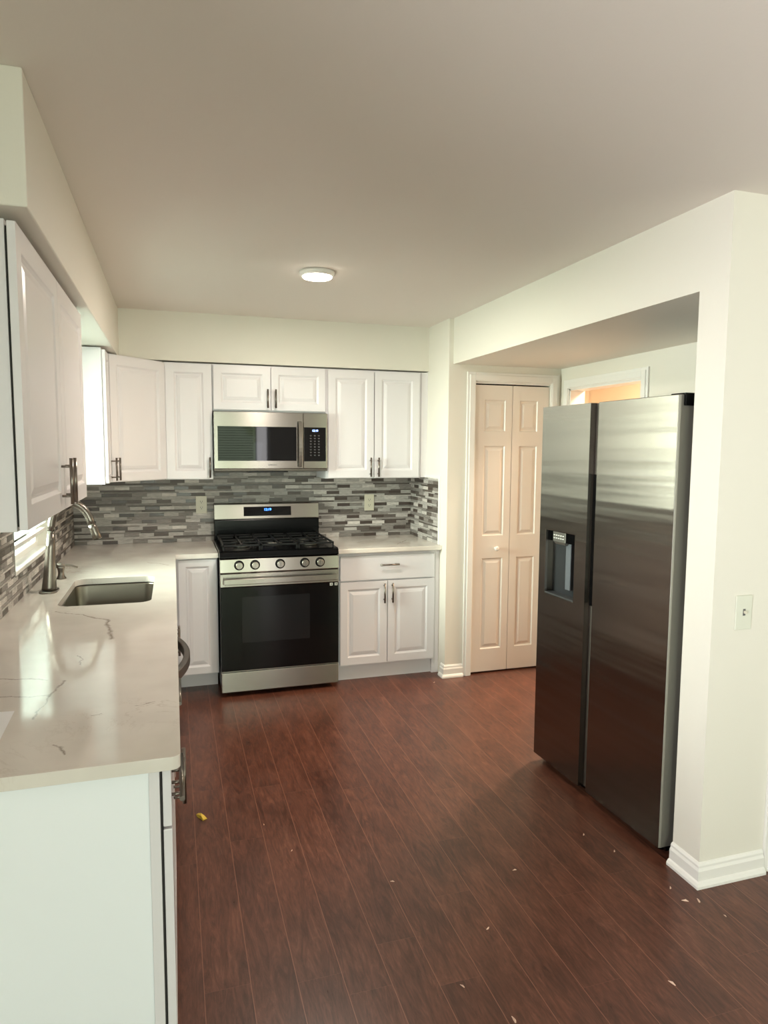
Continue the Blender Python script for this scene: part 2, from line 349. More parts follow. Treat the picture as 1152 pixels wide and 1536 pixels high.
# baseboards: profile swept along a path; the outward side is to the right of travel
PROF = [(0, 0), (0.026, 0), (0.026, 0.010), (0.020, 0.020), (0.014, 0.024), (0.014, 0.060), (0.009, 0.070), (0.009, 0.078), (0.004, 0.086), (0, 0.088)]
def sweep(path, prof, z0=0):
    P = [Vector((p[0], p[1])) for p in path]; rings = []
    for i, p in enumerate(P):
        def nr(a, b): d = (b-a).normalized(); return Vector((d.y, -d.x))
        if i == 0: o = nr(P[0], P[1])
        elif i == len(P)-1: o = nr(P[-2], P[-1])
        else:
            a, b = nr(P[i-1], p), nr(p, P[i+1]); o = (a+b)/(1+a.dot(b))
        rings.append([(p.x+o.x*u, p.y+o.y*u, z+z0) for u, z in prof])
    return MB().rings(rings, True, True)
st(sweep([(DX0-0.062, YW), (W1, YW), (W1, -0.66)], [(-u, z) for u, z in PROF]).build('baseboard_side', TRIM))
st(sweep([(WB, YC1+0.0), (WB, YC2), (2.757, YC2)], PROF).build('baseboard_column', TRIM))
st(sweep([(0, -3.5), (0, YR)], [(-u, z) for u, z in PROF]).build('baseboard_left', TRIM))
# casings (flat boards with a stepped edge)
def casing(name, M, x0, x1, z1, wd=0.062, bottom=0.0):
    mb = MB(M)
    for a, b, t in ((0, wd, 0.012), (0.006, wd-0.018, 0.018)):
        mb.box(x0-b, x0-a, -t, 0.0, bottom, z1+b); mb.box(x1+a, x1+b, -t, 0.0, bottom, z1+b); mb.box(x0-a, x1+a, -t, 0.0, z1+a, z1+b)
    return st(mb.build(name, TRIM, None, 0.002))
casing('trim_1', frame((0, YW, 0), (1, 0, 0), (0, -1, 0)), DX0, DX1, DZ)
casing('trim_2', frame((XA, 0, 0), (0, -1, 0), (-1, 0, 0)), -OY1, -OY0, OZ)
casing('trim_3', frame((0, YC2, 0), (1, 0, 0), (0, -1, 0)), D2X0, D2X1, D2Z, 0.07)
st(box('trim_4', TRIM, None, DX0-0.0, DX1, YW+0.005, YW+0.02, DZ-0.012, DZ))
# jamb liner of the cased opening
mb = MB().box(XA-.001, XA+.111, OY1-.012, OY1, 0, OZ).box(XA-.001, XA+.111, OY0, OY0+.012, 0, OZ).box(XA-.001, XA+.111, OY0, OY1, OZ-.012, OZ)
st(mb.build('trim_5', TRIM))
# door in the wall right of the light switch
d2 = st(weld(panel_slab(frame((D2X0+.003, YC2+0.03, 0.01), (1, 0, 0), (0, -1, 0)), D2X1-D2X0-.006, D2Z-.013, 0.035,
        [(.11, .34, .2, .85), (.43, .66, .2, .85), (.11, .34, 1.0, 1.6), (.43, .66, 1.0, 1.6)]).build('door_2', DOORP)))
MB().tube([(3.56, YC2+.03, .95), (3.56, YC2-.02, .95)], .012).tube([(3.56, YC2-.02, .95), (3.56, YC2-.035, .95), (3.56, YC2-.05, .95)], [.02, .027, .015]).build('door_handle', NICKEL, d2)

# bifold closet door
bf = thing('bifold_door', 'white six-panel bifold closet door left of the refrigerator', 'door', (2.92, YW+.03, 0.0)); bf['kind'] = 'structure'; bf.name = 'door_1'
LZ0, LZ1 = 0.012, 2.024
def leaf(x0, x1, px0, px1, yo):
    M = frame((x0, YW+yo, LZ0), (1, 0, 0), (0, -1, 0))
    stp = [(0, 0), (0.006, 0.008), (0.016, 0.008), (0.034, 0.002)]
    P = [(px0-x0, px1-x0, a-LZ0, b-LZ0) for a, b in ((.175, .825), (.985, 1.61), (1.71, 1.925))]
    return weld(panel_slab(M, x1-x0, LZ1-LZ0, 0.03, P, steps=stp).build('door_leaf', DOORP, bf, 0.0015))
l1 = leaf(2.634, 2.9185, 2.708, 2.868, 0.012); l2 = leaf(2.9225, 3.207, 2.978, 3.118, 0.012)
MB().tube([(2.808, YW+.014, .895), (2.808, YW-.004, .895), (2.808, YW-.010, .895), (2.808, YW-.022, .895), (2.808, YW-.028, .895)], [.007, .007, .014, .017, .009], 16).build('knob', TRIM, l1)

# ------------------------------------------------------------------ windows, blinds, outdoors
def window(name, M, w_, z0, z1, mull=True):
    """M: local x along opening, y outward; z world"""
    fr = MB(M); f = 0.045
    fr.box(0, w_, 0.05, 0.10, z0, z0+f).box(0, w_, 0.05, 0.10, z1-f, z1).box(0, f, 0.05, 0.10, z0+f, z1-f).box(w_-f, w_, 0.05, 0.10, z0+f, z1-f)
    if mull == 'v': fr.box(w_/2-.03, w_/2+.03, .05, .10, z0+f, z1-f)
    elif mull: fr.box(f, w_-f, .055, .095, (z0+z1)/2-.02, (z0+z1)/2+.02)
    o = st(fr.build(name, TRIM, None, 0.003))
    MB(M).box(f, w_-f, 0.074, 0.078, z0+f, z1-f).build('window_pane', GLASS, o); return o
w1 = window('window_1', frame((0, WY0, 0), (0, 1, 0), (1, 0, 0)), WY1-WY0, WZ0, WZ1)
# sill and reveal of the sink window
MB().box(-0.05, 0.012, WY0+.001, WY1-.001, WZ0-.0, WZ0+0.018).build('window_sill', TRIM, w1, 0.003)
window('window_2', frame((0.25, YR, 0), (1, 0, 0), (0, 1, 0)), 2.0, 0.03, 2.1, 'v')
window('window_3', frame((0, -6.9, 0), (0, 1, 0), (1, 0, 0)), 2.8, 0.5, 2.25, 'v')
window('added_window_4', frame((3.3, YR, 0), (1, 0, 0), (0, 1, 0)), 1.25, 0.65, 2.15, 'v')  # unseen window, added to let in the rear right fill lamp
def blind(label, M, x0, x1, z0, z1, tilt, pitch=0.04):
    """M: local x along, y outward"""
    c = M @ Vector(((x0+x1)/2, -0.01 if False else 0.02, z0))
    t = thing('window_blind', label, 'window blind', c)
    MB(M).box(x0, x1, 0.0, 0.04, z1-0.035, z1).build('headrail', TRIM, t)
    s = MB(M); z = z1-0.06; hw = 0.022
    while z > z0+0.03:
        dy, dz = hw*math.cos(tilt), hw*math.sin(tilt)
        s.add([(x0, .02-dy, z-dz), (x1, .02-dy, z-dz), (x1, .02+dy, z+dz), (x0, .02+dy, z+dz), (x0, .02-dy, z-dz+.002), (x1, .02-dy, z-dz+.002), (x1, .02+dy, z+dz+.002), (x0, .02+dy, z+dz+.002)],
              [(0, 3, 2, 1), (4, 5, 6, 7), (0, 1, 5, 4), (1, 2, 6, 5), (2, 3, 7, 6), (3, 0, 4, 7)]); z -= pitch
    s.build('slats', SLAT, t)
    MB(M).box(x0, x1, 0.008, 0.032, z0, z0+0.018).build('bottom_rail', TRIM, t)
    cds = MB(M); 
    for k in (x0+.12, (x0+x1)/2, x1-.12): cds.tube([(k, .02, z0), (k, .02, z1)], .0012, 5)
    cds.build('cord', TRIM, t); return t
blind('white slatted blind hanging in the window above the sink', frame((0, WY0, 0), (0, 1, 0), (1, 0, 0)), .006, WY1-WY0-.006, 1.135, 2.098, 0.25, 0.034)
blind('white slatted blind covering the patio door behind the viewer', frame((0.25, YR, 0), (1, 0, 0), (0, 1, 0)), 0.95, 1.72, 0.1, 2.098, 0.3, 0.042)
# outdoors
GRASS = mat('lawn', (96, 130, 58), 0.9); LEAF = mat('tree leaves', (84, 120, 52), 0.9)
SIDING = mat('tan siding', (206, 188, 158), 0.7)
st(box('ground_outside', GRASS, None, -25, 30, -32, 25, -0.5, -0.4))
mb = MB(); 
for k in range(26): mb.box(-4.6-0.0, -4.2+(0.0), -12, 6, -0.4+k*.15, -0.4+k*.15+.135); mb.box(-4.6, -4.215, -12, 6, -0.4+k*.15+.135, -0.4+(k+1)*.15)
mb.box(-4.7, -4.215, -12, 6, 3.5, 3.6)
hs = mb.build('neighbour_house', SIDING); tag(hs, 'tan house with horizontal siding outside the sink window', 'house')
def tree(x, y, h, r, label):
    t = thing('tree', label, 'tree', (x, y, -0.4))
    MB().tube([(x, y, -0.4), (x, y, h*.5)], [.18, .12]).build('trunk', mat('bark', (80, 62, 48), .9), t)
    b = bmesh.new(); bmesh.ops.create_icosphere(b, subdivisions=4, radius=r)
    for v in b.verts: v.co *= 0.78+0.4*random.random(); v.co.z *= 1.15
    me = bpy.data.meshes.new('crown'); b.to_mesh(me); b.free(); me.materials.append(LEAF)
    o = bpy.data.objects.new('crown', me); C.objects.link(o); o.parent = t; o.location = (0, 0, h*.5+.4+r*.6)
# (trees behind the viewer show only as green light in the steel)
tree(-1.6, -15.5, 4.2, 2.2, 'leafy green tree beyond the patio door, left of the pair'); tree(5.2, -18.5, 4.6, 2.5, 'leafy green tree beyond the patio door, right of the pair')

# ------------------------------------------------------------------ mosaic backsplashes
def mosaic(name, M, rects, z0, z1, seed):
    """rects: list of (x0,x1,za,zb) covered areas in local x / world z, local y=0 wall face, tiles stand out to -y"""
    rnd = random.Random(seed); mb = MB(M); mb.cur = 0
    for r in rects: mb.box(r[0], r[1], -0.004, 0, r[2], r[3])
    g = 0.0013; z = z0; k = 0
    xa = min(r[0] for r in rects); xb = max(r[1] for r in rects)
    while z < z1-0.004:
        hgt = (0.0240, 0.0085, 0.0140)[k % 3]; hgt = min(hgt, z1-z); x = xa-rnd.random()*0.08
        last = 0
        while x < xb:
            L = 0.098 if k % 3 == 0 else rnd.choice((0.196, 0.294, 0.392, 0.49))
            c = last
            while c == last: c = rnd.choices(range(6), TILEW if k % 3 == 0 else [0, .36, .06, .40, .06, .12])[0]
            last = c; mb.cur = c; t = 0.0075+rnd.random()*0.001
            for r in rects:
                a, b = max(x, r[0]), min(x+L-g, r[1]); c0, d0 = max(z, r[2]), min(z+hgt-g, r[3])
                if b-a > 0.002 and d0-c0 > 0.002: mb.box(a, b, -t, -0.003, c0, d0)
            x += L
        z += hgt; k += 1
    return st(mb.build(name, TILES))
CT = 0.917
mosaic('wall_back_tiles', frame((0, 0, 0), (1, 0, 0), (0, -1, 0)), [(0.009, W1-.009, CT+.001, 1.372), (0.916, 1.678, 1.372, 1.43)], CT+.001, 1.43, 3)
mosaic('wall_left_tiles', frame((0, 0, 0), (0, 1, 0), (1, 0, 0)), [(-3.47, WY0-.004, CT+.001, 1.376), (WY0-.004, WY1+.004, CT+.001, WZ0-.001), (WY1+.004, 0, CT+.001, 1.376),
        (-1.93, WY0-.004, 1.376, ZS-.001), (WY1+.004, -.885, 1.376, ZS-.001)], CT+.001, ZS, 5)
mosaic('wall_side_tiles', frame((W1, 0, 0), (0, -1, 0), (-1, 0, 0)), [(0.0, 0.585, CT+.001, 1.378)], CT+.001, 1.378, 8)
mb = MB().box(W1-.012, W1, -.605, -.585, CT+.001, 1.398).box(W1-.012, W1, -.585, -.33, 1.378, 1.398)
st(mb.build('trim_6', TRIM, None, 0.002))
mb = MB().box(0.0, 0.011, WY0-.004, WY0, WZ0, 1.39).box(0.0, .011, WY0, WY1, WZ0-.004, WZ0)
st(mb.build('trim_7', mat('aluminium edge', (150, 146, 140), .35, 1.0)))

# ------------------------------------------------------------------ wall cabinets
UB, UT = 1.375, 2.134
DB, DT = 1.381, 2.124
def yfront(y): return lambda x, z: frame((x, y, z), (1, 0, 0), (0, -1, 0))
F = yfront(-0.345); GR = 'white wall cabinets'
def gapplate(t, x0, x1, z0, z1, y=-.3225): pass
# single door left of the microwave
t = thing('wall_cabinet', 'narrow single-door white wall cabinet left of the microwave', 'cabinet', (.765, -.16, UB), 0, GR)
box('body', CAB, t, .612, .914, -.324, -.002, UB, UT)
d = cab_door(t, F(.622, DB), .288, DT-DB); pull(d, F(0, 0), .893, 1.455)
# over the microwave
t = thing('wall_cabinet', 'short two-door white wall cabinet directly above the microwave', 'cabinet', (1.297, -.16, 1.828), 0, GR)
box('body', CAB, t, .916, 1.678, -.324, -.002, 1.828, UT)
d = cab_door(t, F(.924, 1.838), .371, DT-1.838, fr=.048); pull(d, F(0, 0), 1.276, 1.915, L=.125)
d = cab_door(t, F(1.303, 1.838), .371, DT-1.838, fr=.048); pull(d, F(0, 0), 1.330, 1.915, L=.125)
# right pair
t = thing('wall_cabinet', 'tall two-door white wall cabinet right of the microwave', 'cabinet', (2.03, -.16, UB), 0, GR)
box('body', CAB, t, 1.680, 2.385, -.324, -.002, UB, UT); box('filler', CAB, t, 2.386, W1-.0005, -.33, -.2, UB+.004, UT)
d = cab_door(t, F(1.695, DB), .329, DT-DB); pull(d, F(0, 0), 1.998, 1.455)
d = cab_door(t, F(2.031, DB), .335, DT-DB); pull(d, F(0, 0), 2.056, 1.455)
# diagonal corner
t = thing('corner_wall_cabinet', 'diagonal white corner wall cabinet with one door', 'cabinet', (.25, -.25, UB), 0, GR)
MB().prism([(.002, -.002), (.002, -.645), (.290, -.645), (.610, -.325), (.610, -.002)], UB, UT).build('body', CAB, t)
dv = Vector((1, 1, 0)).normalized(); nv = Vector((1, -1, 0)).normalized()
o0 = Vector((.293, -.642, 0))+nv*.021+dv*.008
Mdg = frame((o0.x, o0.y, 0), dv, nv)
d = cab_door(t, frame((o0.x, o0.y, DB), dv, nv), .434, DT-DB); pull(d, Mdg, .034, 1.455)
# narrow cabinet on the left wall
t = thing('wall_cabinet', 'narrow white wall cabinet between the sink window and the corner', 'cabinet', (.15, -.76, UB), 0, GR)
box('body', CAB, t, .002, .292, -.88, -.648, UB, UT)
FL = lambda y, z: frame((.312, y, z), (0, 1, 0), (1, 0, 0))
d = cab_door(t, FL(-.876, DB), .222, DT-DB, fr=.04); pull(d, FL(0, 0), -.685, 1.455)
# large near pair on left wall
t = thing('wall_cabinet', 'large two-door white wall cabinet on the left, nearest the viewer', 'cabinet', (.15, -2.52, UB), 0, GR)
box('body', CAB, t, .002, .2865, -3.115, -1.93, UB, UT-.006)
mbk = MB().box(.2867, .2950, -3.108, -1.94, UB+.012, UT-.02).build('gap_shade', GAP, t)  # dark sheet paints the shade between cabinet box and doors
FL2 = lambda y, z: frame((.3145, y, z), (0, 1, 0), (1, 0, 0))
d = cab_door(t, FL2(-3.135, DB), .602, DT-DB-.004, fr=.06); pull(d, FL2(0, 0), -2.575, 1.475, L=.15)
d = cab_door(t, FL2(-2.528, DB), .600, DT-DB-.004, fr=.06); pull(d, FL2(0, 0), -2.490, 1.475, L=.15)

# ------------------------------------------------------------------ base cabinets
CB = 0.887
t = thing('base_cabinet', 'white base cabinet with a wide drawer over two doors, right of the range', 'cabinet', (2.05, -.3, 0), 0, 'white base cabinets')
mb = MB().box(1.706, 2.404, -.600, -.012, .10, CB-.001).box(2.386, 2.404, -.600, -.2, 0, .10)
mb.build('body', CAB, t); box('toe_kick', CAB, t, 1.706, 2.385, -.575, -.56, 0, .10)
box('filler', CAB, t, 2.405, W1-.001, -.600, -.58, 0.0, CB-.001)
FB = yfront(-.621)
d = cab_door(t, FB(1.714, .696), .676, .166, 'drawer', plain=True); pull(d, FB(0, 0), 2.055, .80, False)
d = cab_door(t, FB(1.714, .115), .331, .572, 'door'); pull(d, FB(0, 0), 2.020, .605)
d = cab_door(t, FB(2.050, .115), .340, .572, 'door'); pull(d, FB(0, 0), 2.078, .605)
# left of range
t = thing('base_cabinet', 'narrow white base cabinet with one door, left of the range', 'cabinet', (.79, -.3, 0), 0, 'white base cabinets')
box('body', CAB, t, .663, .917, -.560, -.012, .125, CB-.001); box('toe_kick', CAB, t, .663, .917, -.42, -.405, 0, .125)
cab_door(t, yfront(-.581)(.676, .135), .232, .742, fr=.045)
# sink base run
t = thing('sink_base_cabinet', 'white base cabinet under the sink along the left wall', 'cabinet', (.3, -1.3, 0), 0, 'white base cabinets')
mb = MB().box(.002, .62, -.66, -.012, .10, CB-.001).box(.002, .018, -1.94, -.66, .1, CB-.001).box(.60, .62, -1.94, -.66, .1, CB-.001).box(.018, .60, -1.94, -1.922, .1, CB-.001).box(.018, .60, -1.922, -.66, .1, .118)
mb.build('body', CAB, t); box('toe_kick', CAB, t, .54, .555, -1.94, -.012, 0, .10)
FS = lambda y, z: frame((.641, y, z), (0, 1, 0), (1, 0, 0))
for y0 in (-1.932, -1.432):
    d = cab_door(t, FS(y0, .115), .494, .572); pull(d, FS(0, 0), y0+(.46 if y0 < -1.9 else .034), .60)
cab_door(t, FS(-1.932, .696), .994, .176, 'drawer_front', plain=True)
# near base cabinet
t = thing('base_cabinet', 'white base cabinet at the near end of the left counter', 'cabinet', (.3, -3.0, 0), 0, 'white base cabinets')
box('body', CAB, t, .002, .616, -3.464, -2.555, .10, CB-.001); box('toe_kick', CAB, t, .54, .555, -3.45, -2.555, 0, .10)
box('end_panel', WPLAS, t, .002, .594, -3.470, -3.4645, 0, CB-.001, 0.001)
box('end_stile', CAB, t, .594, .6165, -3.474, -3.4645, 0, CB-.001, 0.001)
box('gap_shade', GAP, t, .6165, .6205, -3.458, -2.56, .11, CB-.01)  # shade behind the drawer and door fronts, put in as a dark sheet
for y0, y1, pz in ((-3.462, -3.013, None), (-3.009, -2.560, None)):
    d = cab_door(t, FS(y0, .742), y1-y0, .138, 'drawer', plain=True); pull(d, FS(0, 0), (y0+y1)/2-.13 if y0 < -3.1 else (y0+y1)/2, .812, False, L=.225, c=.086, so=.023, extra=(-.030, .030) if y0 < -3.1 else ())
    d = cab_door(t, FS(y0, .110), y1-y0, .626); pull(d, FS(0, 0), y1-.03 if y0 < -3.1 else y0+.03, .64)

# dishwasher
t = thing('dishwasher', 'stainless dishwasher under the left counter with a bowed grey handle', 'dishwasher', (.3, -2.25, 0))
box('body', DGREY, t, .02, .60, -2.548, -1.946, .10, CB-.003); box('toe_kick', BLACK, t, .50, .52, -2.548, -1.946, 0.0, .10)
box('door', STEEL, t, .602, .640, -2.546, -1.948, .115, CB-.004, 0.004)
n = 24; pts = []
mb = MB(); inner = []; outer = []
rings = []
for i in range(n+1):
    a = i/n; y = -2.53+a*.56; xo = .640+.068*math.sin(math.pi*a)**0.75
    rings.append([(xo, y, .745), (xo-.024, y, .745), (xo-.024, y, .782), (xo, y, .782)])
mb.rings(rings, True, True); mb.build('handle', mat('dark handle metal', (112, 106, 102), .35, 1.0), t, .003)

# ------------------------------------------------------------------ countertops
def countertop(name, outer, hole, z0, z1, label):
    b = bmesh.new(); eds = []
    for loop in [outer]+([hole] if hole else []):
        vs = [b.verts.new((x, y, z1)) for x, y in loop]
        for i in range(len(vs)): eds.append(b.edges.new((vs[i], vs[(i+1) % len(vs)])))
    r = bmesh.ops.triangle_fill(b, edges=eds, use_beauty=True, use_dissolve=False, normal=(0, 0, 1))
    fs = [f for f in r['geom'] if isinstance(f, bmesh.types.BMFace)]
    ex = bmesh.ops.extrude_face_region(b, geom=fs); vv = [v for v in ex['geom'] if isinstance(v, bmesh.types.BMVert)]
    bmesh.ops.translate(b, verts=vv, vec=(0, 0, z0-z1)); bmesh.ops.recalc_face_normals(b, faces=b.faces)
    me = bpy.data.meshes.new(name); b.to_mesh(me); b.free(); me.materials.append(QUARTZ)
    o = bpy.data.objects.new(name, me); C.objects.link(o); W[o] = Matrix()
    md = o.modifiers.new('bevel', 'BEVEL'); md.width = .0035; md.segments = 3; md.limit_method = 'ANGLE'; md.angle_limit = math.radians(50)
    return tag(o, label, 'countertop', 'white quartz countertops')
def rrect(x0, x1, y0, y1, r, n=8):
    out = []
    for cx, cy, a0 in ((x1-r, y1-r, 0), (x0+r, y1-r, 90), (x0+r, y0+r, 180), (x1-r, y0+r, 270)):
        for k in range(n+1):
            a = math.radians(a0+90*k/n); out.append((cx+r*math.cos(a), cy+r*math.sin(a)))
    return out
SX0, SX1, SY0, SY1 = .178, .556, -1.915, -1.285
cr = [(.662-.02+.02*math.cos(math.radians(a)), -3.494+.02+.02*math.sin(math.radians(a))) for a in range(0, -91, -15)]
countertop('countertop', [(.001, -.001), (.921, -.001), (.921, -.598), (.662, -.598)]+cr+[(.001, -3.494)], rrect(SX0, SX1, SY0, SY1, .055), CB, CT,
           'long white quartz countertop with the sink along the left wall')
countertop('countertop', [(1.690, -.001), (W1-.001, -.001), (W1-.001, -.646), (1.690, -.646)], None, CB, CT, 'short white quartz countertop right of the range')

# sink
t = thing('sink', 'undermount stainless steel sink in the left countertop', 'sink', ((SX0+SX1)/2, (SY0+SY1)/2, .69))
mb = MB(); mb.smooth = True
R = []
for ins, z, r in ((-.022, CB-.001, .07), (-.004, CB-.001, .055), (-.002, CB-.012, .055), (.004, .72, .055), (.012, .700, .05), (.035, .692, .04)):
    R.append([(x, y, z) for x, y in rrect(SX0+ins, SX1-ins, SY0+ins, SY1-ins, r)])
mb.rings(R, True); mb.build('basin', SINKM, t, recalc=False)
MB().tube([(.367, -1.6, .692), (.367, -1.6, .6935), (.367, -1.6, .6945)], [.045, .045, .038], 28).build('drain', NICKEL, t)

# faucet
fx, fy = .098, -1.566
t = thing('faucet', 'brushed nickel pull-down faucet with a high arched spout behind the sink', 'faucet', (fx, fy, CT))
MB().rings([[(x, y, z) for x, y in rrect(fx-.038+i, fx+.038-i, fy-.065+i, fy+.065-i, .03, 6)] for i, z in ((0, CT+.0005), (0, CT+.006), (.003, CT+.009))], True, True).build('deck_plate', NICKEL, t)
body = [(fx, fy, CT+.009), (fx+.001, fy, CT+.02), (fx+.006, fy, 1.02), (fx+.013, fy, 1.12), (fx+.018, fy, 1.20)]
MB().tube(body, [.032, .0315, .0255, .0205, .0172], 28).build('body', NICKEL, t)
arc = []
p0, p1, p2, p3 = Vector((fx+.018, fy, 1.20)), Vector((fx+.020, fy, 1.365)), Vector((fx+.165, fy, 1.365)), Vector((.289, fy, 1.225))
for i in range(21):
    s = i/20; arc.append(p0*(1-s)**3+p1*3*s*(1-s)**2+p2*3*s*s*(1-s)+p3*s**3)
MB().tube(arc, .0170, 20).build('spout', NICKEL, t)
MB().tube([p3, (.296, fy, 1.21), (.304, fy, 1.185), (.313, fy, 1.158), (.314, fy, 1.155)], [.0172, .0185, .020, .0215, .0185], 24).build('spray_head', NICKEL, t)
MB().tube([(fx, fy-.027, .985), (fx, fy-.045, .985)], .011, 14).tube([(fx, fy-.045, .985), (fx+.0, fy-.06, 1.03)], [.006, .004], 10).build('lever', NICKEL, t) if False else None
# soap dispenser
sx, sy = .104, -1.249
t = thing('soap_dispenser', 'small brushed nickel soap dispenser with a curved nozzle beside the faucet', 'soap dispenser', (sx, sy, CT))
MB().tube([(sx, sy, CT+.0005), (sx, sy, CT+.006), (sx, sy, CT+.016), (sx, sy, CT+.035), (sx, sy, CT+.055), (sx, sy, CT+.062)], [.024, .022, .0155, .014, .018, .017], 22).build('base', NICKEL, t)
MB().tube([(sx, sy, CT+.062), (sx+.02, sy, CT+.069), (sx+.05, sy, CT+.066), (sx+.078, sy, CT+.055)], [.010, .0065, .005, .004], 12).build('nozzle', NICKEL, t)
MB().tube([(sx-.02, sy, CT+.066), (sx, sy, CT+.067), (sx+.02, sy, CT+.066)], [.012, .017, .010], 12).build('pump_head', NICKEL, t)

# paper sheet at the frame's left
mb = MB(); mb.add([(.10, -3.29, CT+.0006), (.268, -3.300, CT+.0006), (.262, -3.115, CT+.0006), (.10, -3.10, CT+.0006), (.10, -3.29, CT+.0012), (.268, -3.300, CT+.0012), (.262, -3.115, CT+.0012), (.10, -3.10, CT+.0012)],
       [(0, 3, 2, 1), (4, 5, 6, 7), (0, 1, 5, 4), (1, 2, 6, 5), (2, 3, 7, 6), (3, 0, 4, 7)])
tag(mb.build('paper_sheet', PAPER), 'white paper sheet lying on the left countertop', 'paper')

# ------------------------------------------------------------------ range
RX0, RX1 = .924, 1.684; RC = (RX0+RX1)/2; YF = -.700
t = thing('range', 'stainless steel gas range with black oven door and five knobs', 'range', (RC, -.35, 0))
box('body', DGREY, t, RX0+.004, RX1-.004, -.640, -.02, .03, .905)
for x in (RX0+.05, RX1-.05):
    for y in (-.6, -.08): MB().tube([(x, y, 0), (x, y, .03)], .016, 12).build('foot', BLACK, t)
# drawer
box('drawer', STEEL, t, RX0, RX1, YF+.004, -.642, .030, .160, .004)
# oven door
od = box('oven_door', BGLASS, t, RX0, RX1, YF, -.642, .168, .712, .003)
box('window', mat('oven window glass', (22, 23, 25), .08, 0, .35), od, 1.057, 1.491, YF-.0012, YF, .350, .645)
box('top_band', STEEL, od, RX0, RX1, YF-.002, -.642, .713, .797, .003)
mb = MB(); mb.box(RX0+.018, RX1-.018, YF-.050, YF-.036, .735, .772)
mb.box(RX0+.018, RX0+.040, YF-.036, YF-.002, .738, .769); mb.box(RX1-.040, RX1-.018, YF-.036, YF-.002, .738, .769)
mb.build('handle', STEEL, od, .004)
box('chrome_strip', STEEL, od, RX0+.004, RX1-.004, YF-.001, YF+.001, .166, .170)
for xx in (1.634, 1.666):
    s_ = box('sticker', MARKW, od, xx-.0095, xx+.0095, YF-.0016, YF-.0001, .690, .708); box('sticker_print', BLACK, s_, xx-.003, xx+.004, YF-.002, YF-.0016, .696, .703)
# control panel with knobs: slanted front
prof = [(-.642, .800), (YF, .800), (YF-.006, .806), (YF+.004, .888), (-.642, .892)]
mb = MB(); mb.rings([[(x, y, z) for y, z in prof] for x in (RX0, RX1)], True, True); mb.build('control_panel', STEEL, t, .002)
for kx in (1.042, 1.141, 1.300, 1.459, 1.559):
    k = MB(); yk = YF-.001; zk = .850
    k.tube([(kx, yk+.004, zk), (kx, yk-.004, zk), (kx, yk-.004, zk)], [.029, .029, .025], 28)
    k.tube([(kx, yk-.004, zk), (kx, yk-.024, zk), (kx, yk-.027, zk)], [.0235, .0225, .019], 28)
    ko = k.build('knob', STEEL, t)
    MB().box(kx-.003, kx+.003, yk-.034, yk-.024, zk-.020, zk+.022).build('knob_grip', STEEL, ko, .001)
    MB().tube([(kx, yk+.003, zk), (kx, yk-.0045, zk)], .031, 28).build('knob_ring', BLACK, ko)
# cooktop with black front lip
prof = [(YF+.006, .893), (YF+.000, .900), (YF+.008, .930), (YF+.03, .938), (-.09, .938), (-.09, .893)]
mb = MB(); mb.rings([[(x, y, z) for y, z in prof] for x in (RX0-.001, RX1+.001)], True, True); mb.build('cooktop', BLACK, t, .003)
for bx, by, br in ((1.08, -.24, .045), (1.08, -.50, .05), (RC, -.37, .06), (1.53, -.24, .04), (1.53, -.50, .052)):
    b_ = MB().tube([(bx, by, .938), (bx, by, .950), (bx, by, .951)], [br, br, br*.8], 28).build('burner', mat('burner alloy', (120, 116, 110), .4, 1), t)
    MB().tube([(bx, by, .951), (bx, by, .959), (bx, by, .960)], [br*.78, br*.78, br*.65], 28).build('burner_cap', BLACK, b_)
def grate(x0, x1):
    g = MB(); y0, y1 = YF+.045, -.115; zt = .974; th = .010
    for x in (x0, x1-th): g.box(x, x+th, y0, y1, zt-.012, zt)
    for y in (y0, (y0+y1)/2-.005, y1-th): g.box(x0, x1, y, y+th, zt-.012, zt)
    xm = (x0+x1)/2
    g.box(xm-.005, xm+.005, y0, y1, zt-.010, zt+.001)
    for yc in (y0+.135, y1-.135):
        for dx in (-1, 1): g.box(xm+dx*.02, xm+dx*((x1-x0)/2-.003), yc-.004, yc+.004, zt-.010, zt+.001)
    for x in (x0, x1-th):
        for y in (y0, y1-th): g.box(x, x+th, y, y+th, .938, zt-.010)
    return g.build('grate', IRON, t, .0015)
grate(RX0+.022, RX0+.258); grate(RX0+.262, RX1-.262); grate(RX1-.258, RX1-.022)
# backguard
bg = box('backguard', BLACK, t, RX0+.004, RX1-.004, -.088, -.012, .906, 1.074, .004)
MB().box(RX0+.004, RX1-.004, -.096, -.088, 1.000, 1.012).build('vent_ledge', BLACK, bg)
prof = [(-.086, 1.074), (-.092, 1.080), (-.078, 1.184), (-.070, 1.190), (-.014, 1.190), (-.012, 1.074)]
mb = MB(); mb.rings([[(x, y, z) for y, z in prof] for x in (RX0+.004, RX1-.004)], True, True); pn = mb.build('back_panel', STEEL, t, .003)
sl = math.atan2(.014, .104)
Md = Matrix.Translation((RC, -.0855, 1.132)) @ Matrix.Rotation(-sl, 4, 'X')
dp = MB(Md); dp.box(-.170, .170, -.0035, .002, -.033, .033); dpo = dp.build('display', BGLASS, pn, .001)
text('clock_digits', '12:19', .024, Md @ Matrix.Translation((.0, -.0042, .011)) @ Matrix.Rotation(math.pi/2, 4, 'X'), BLUE, dpo)

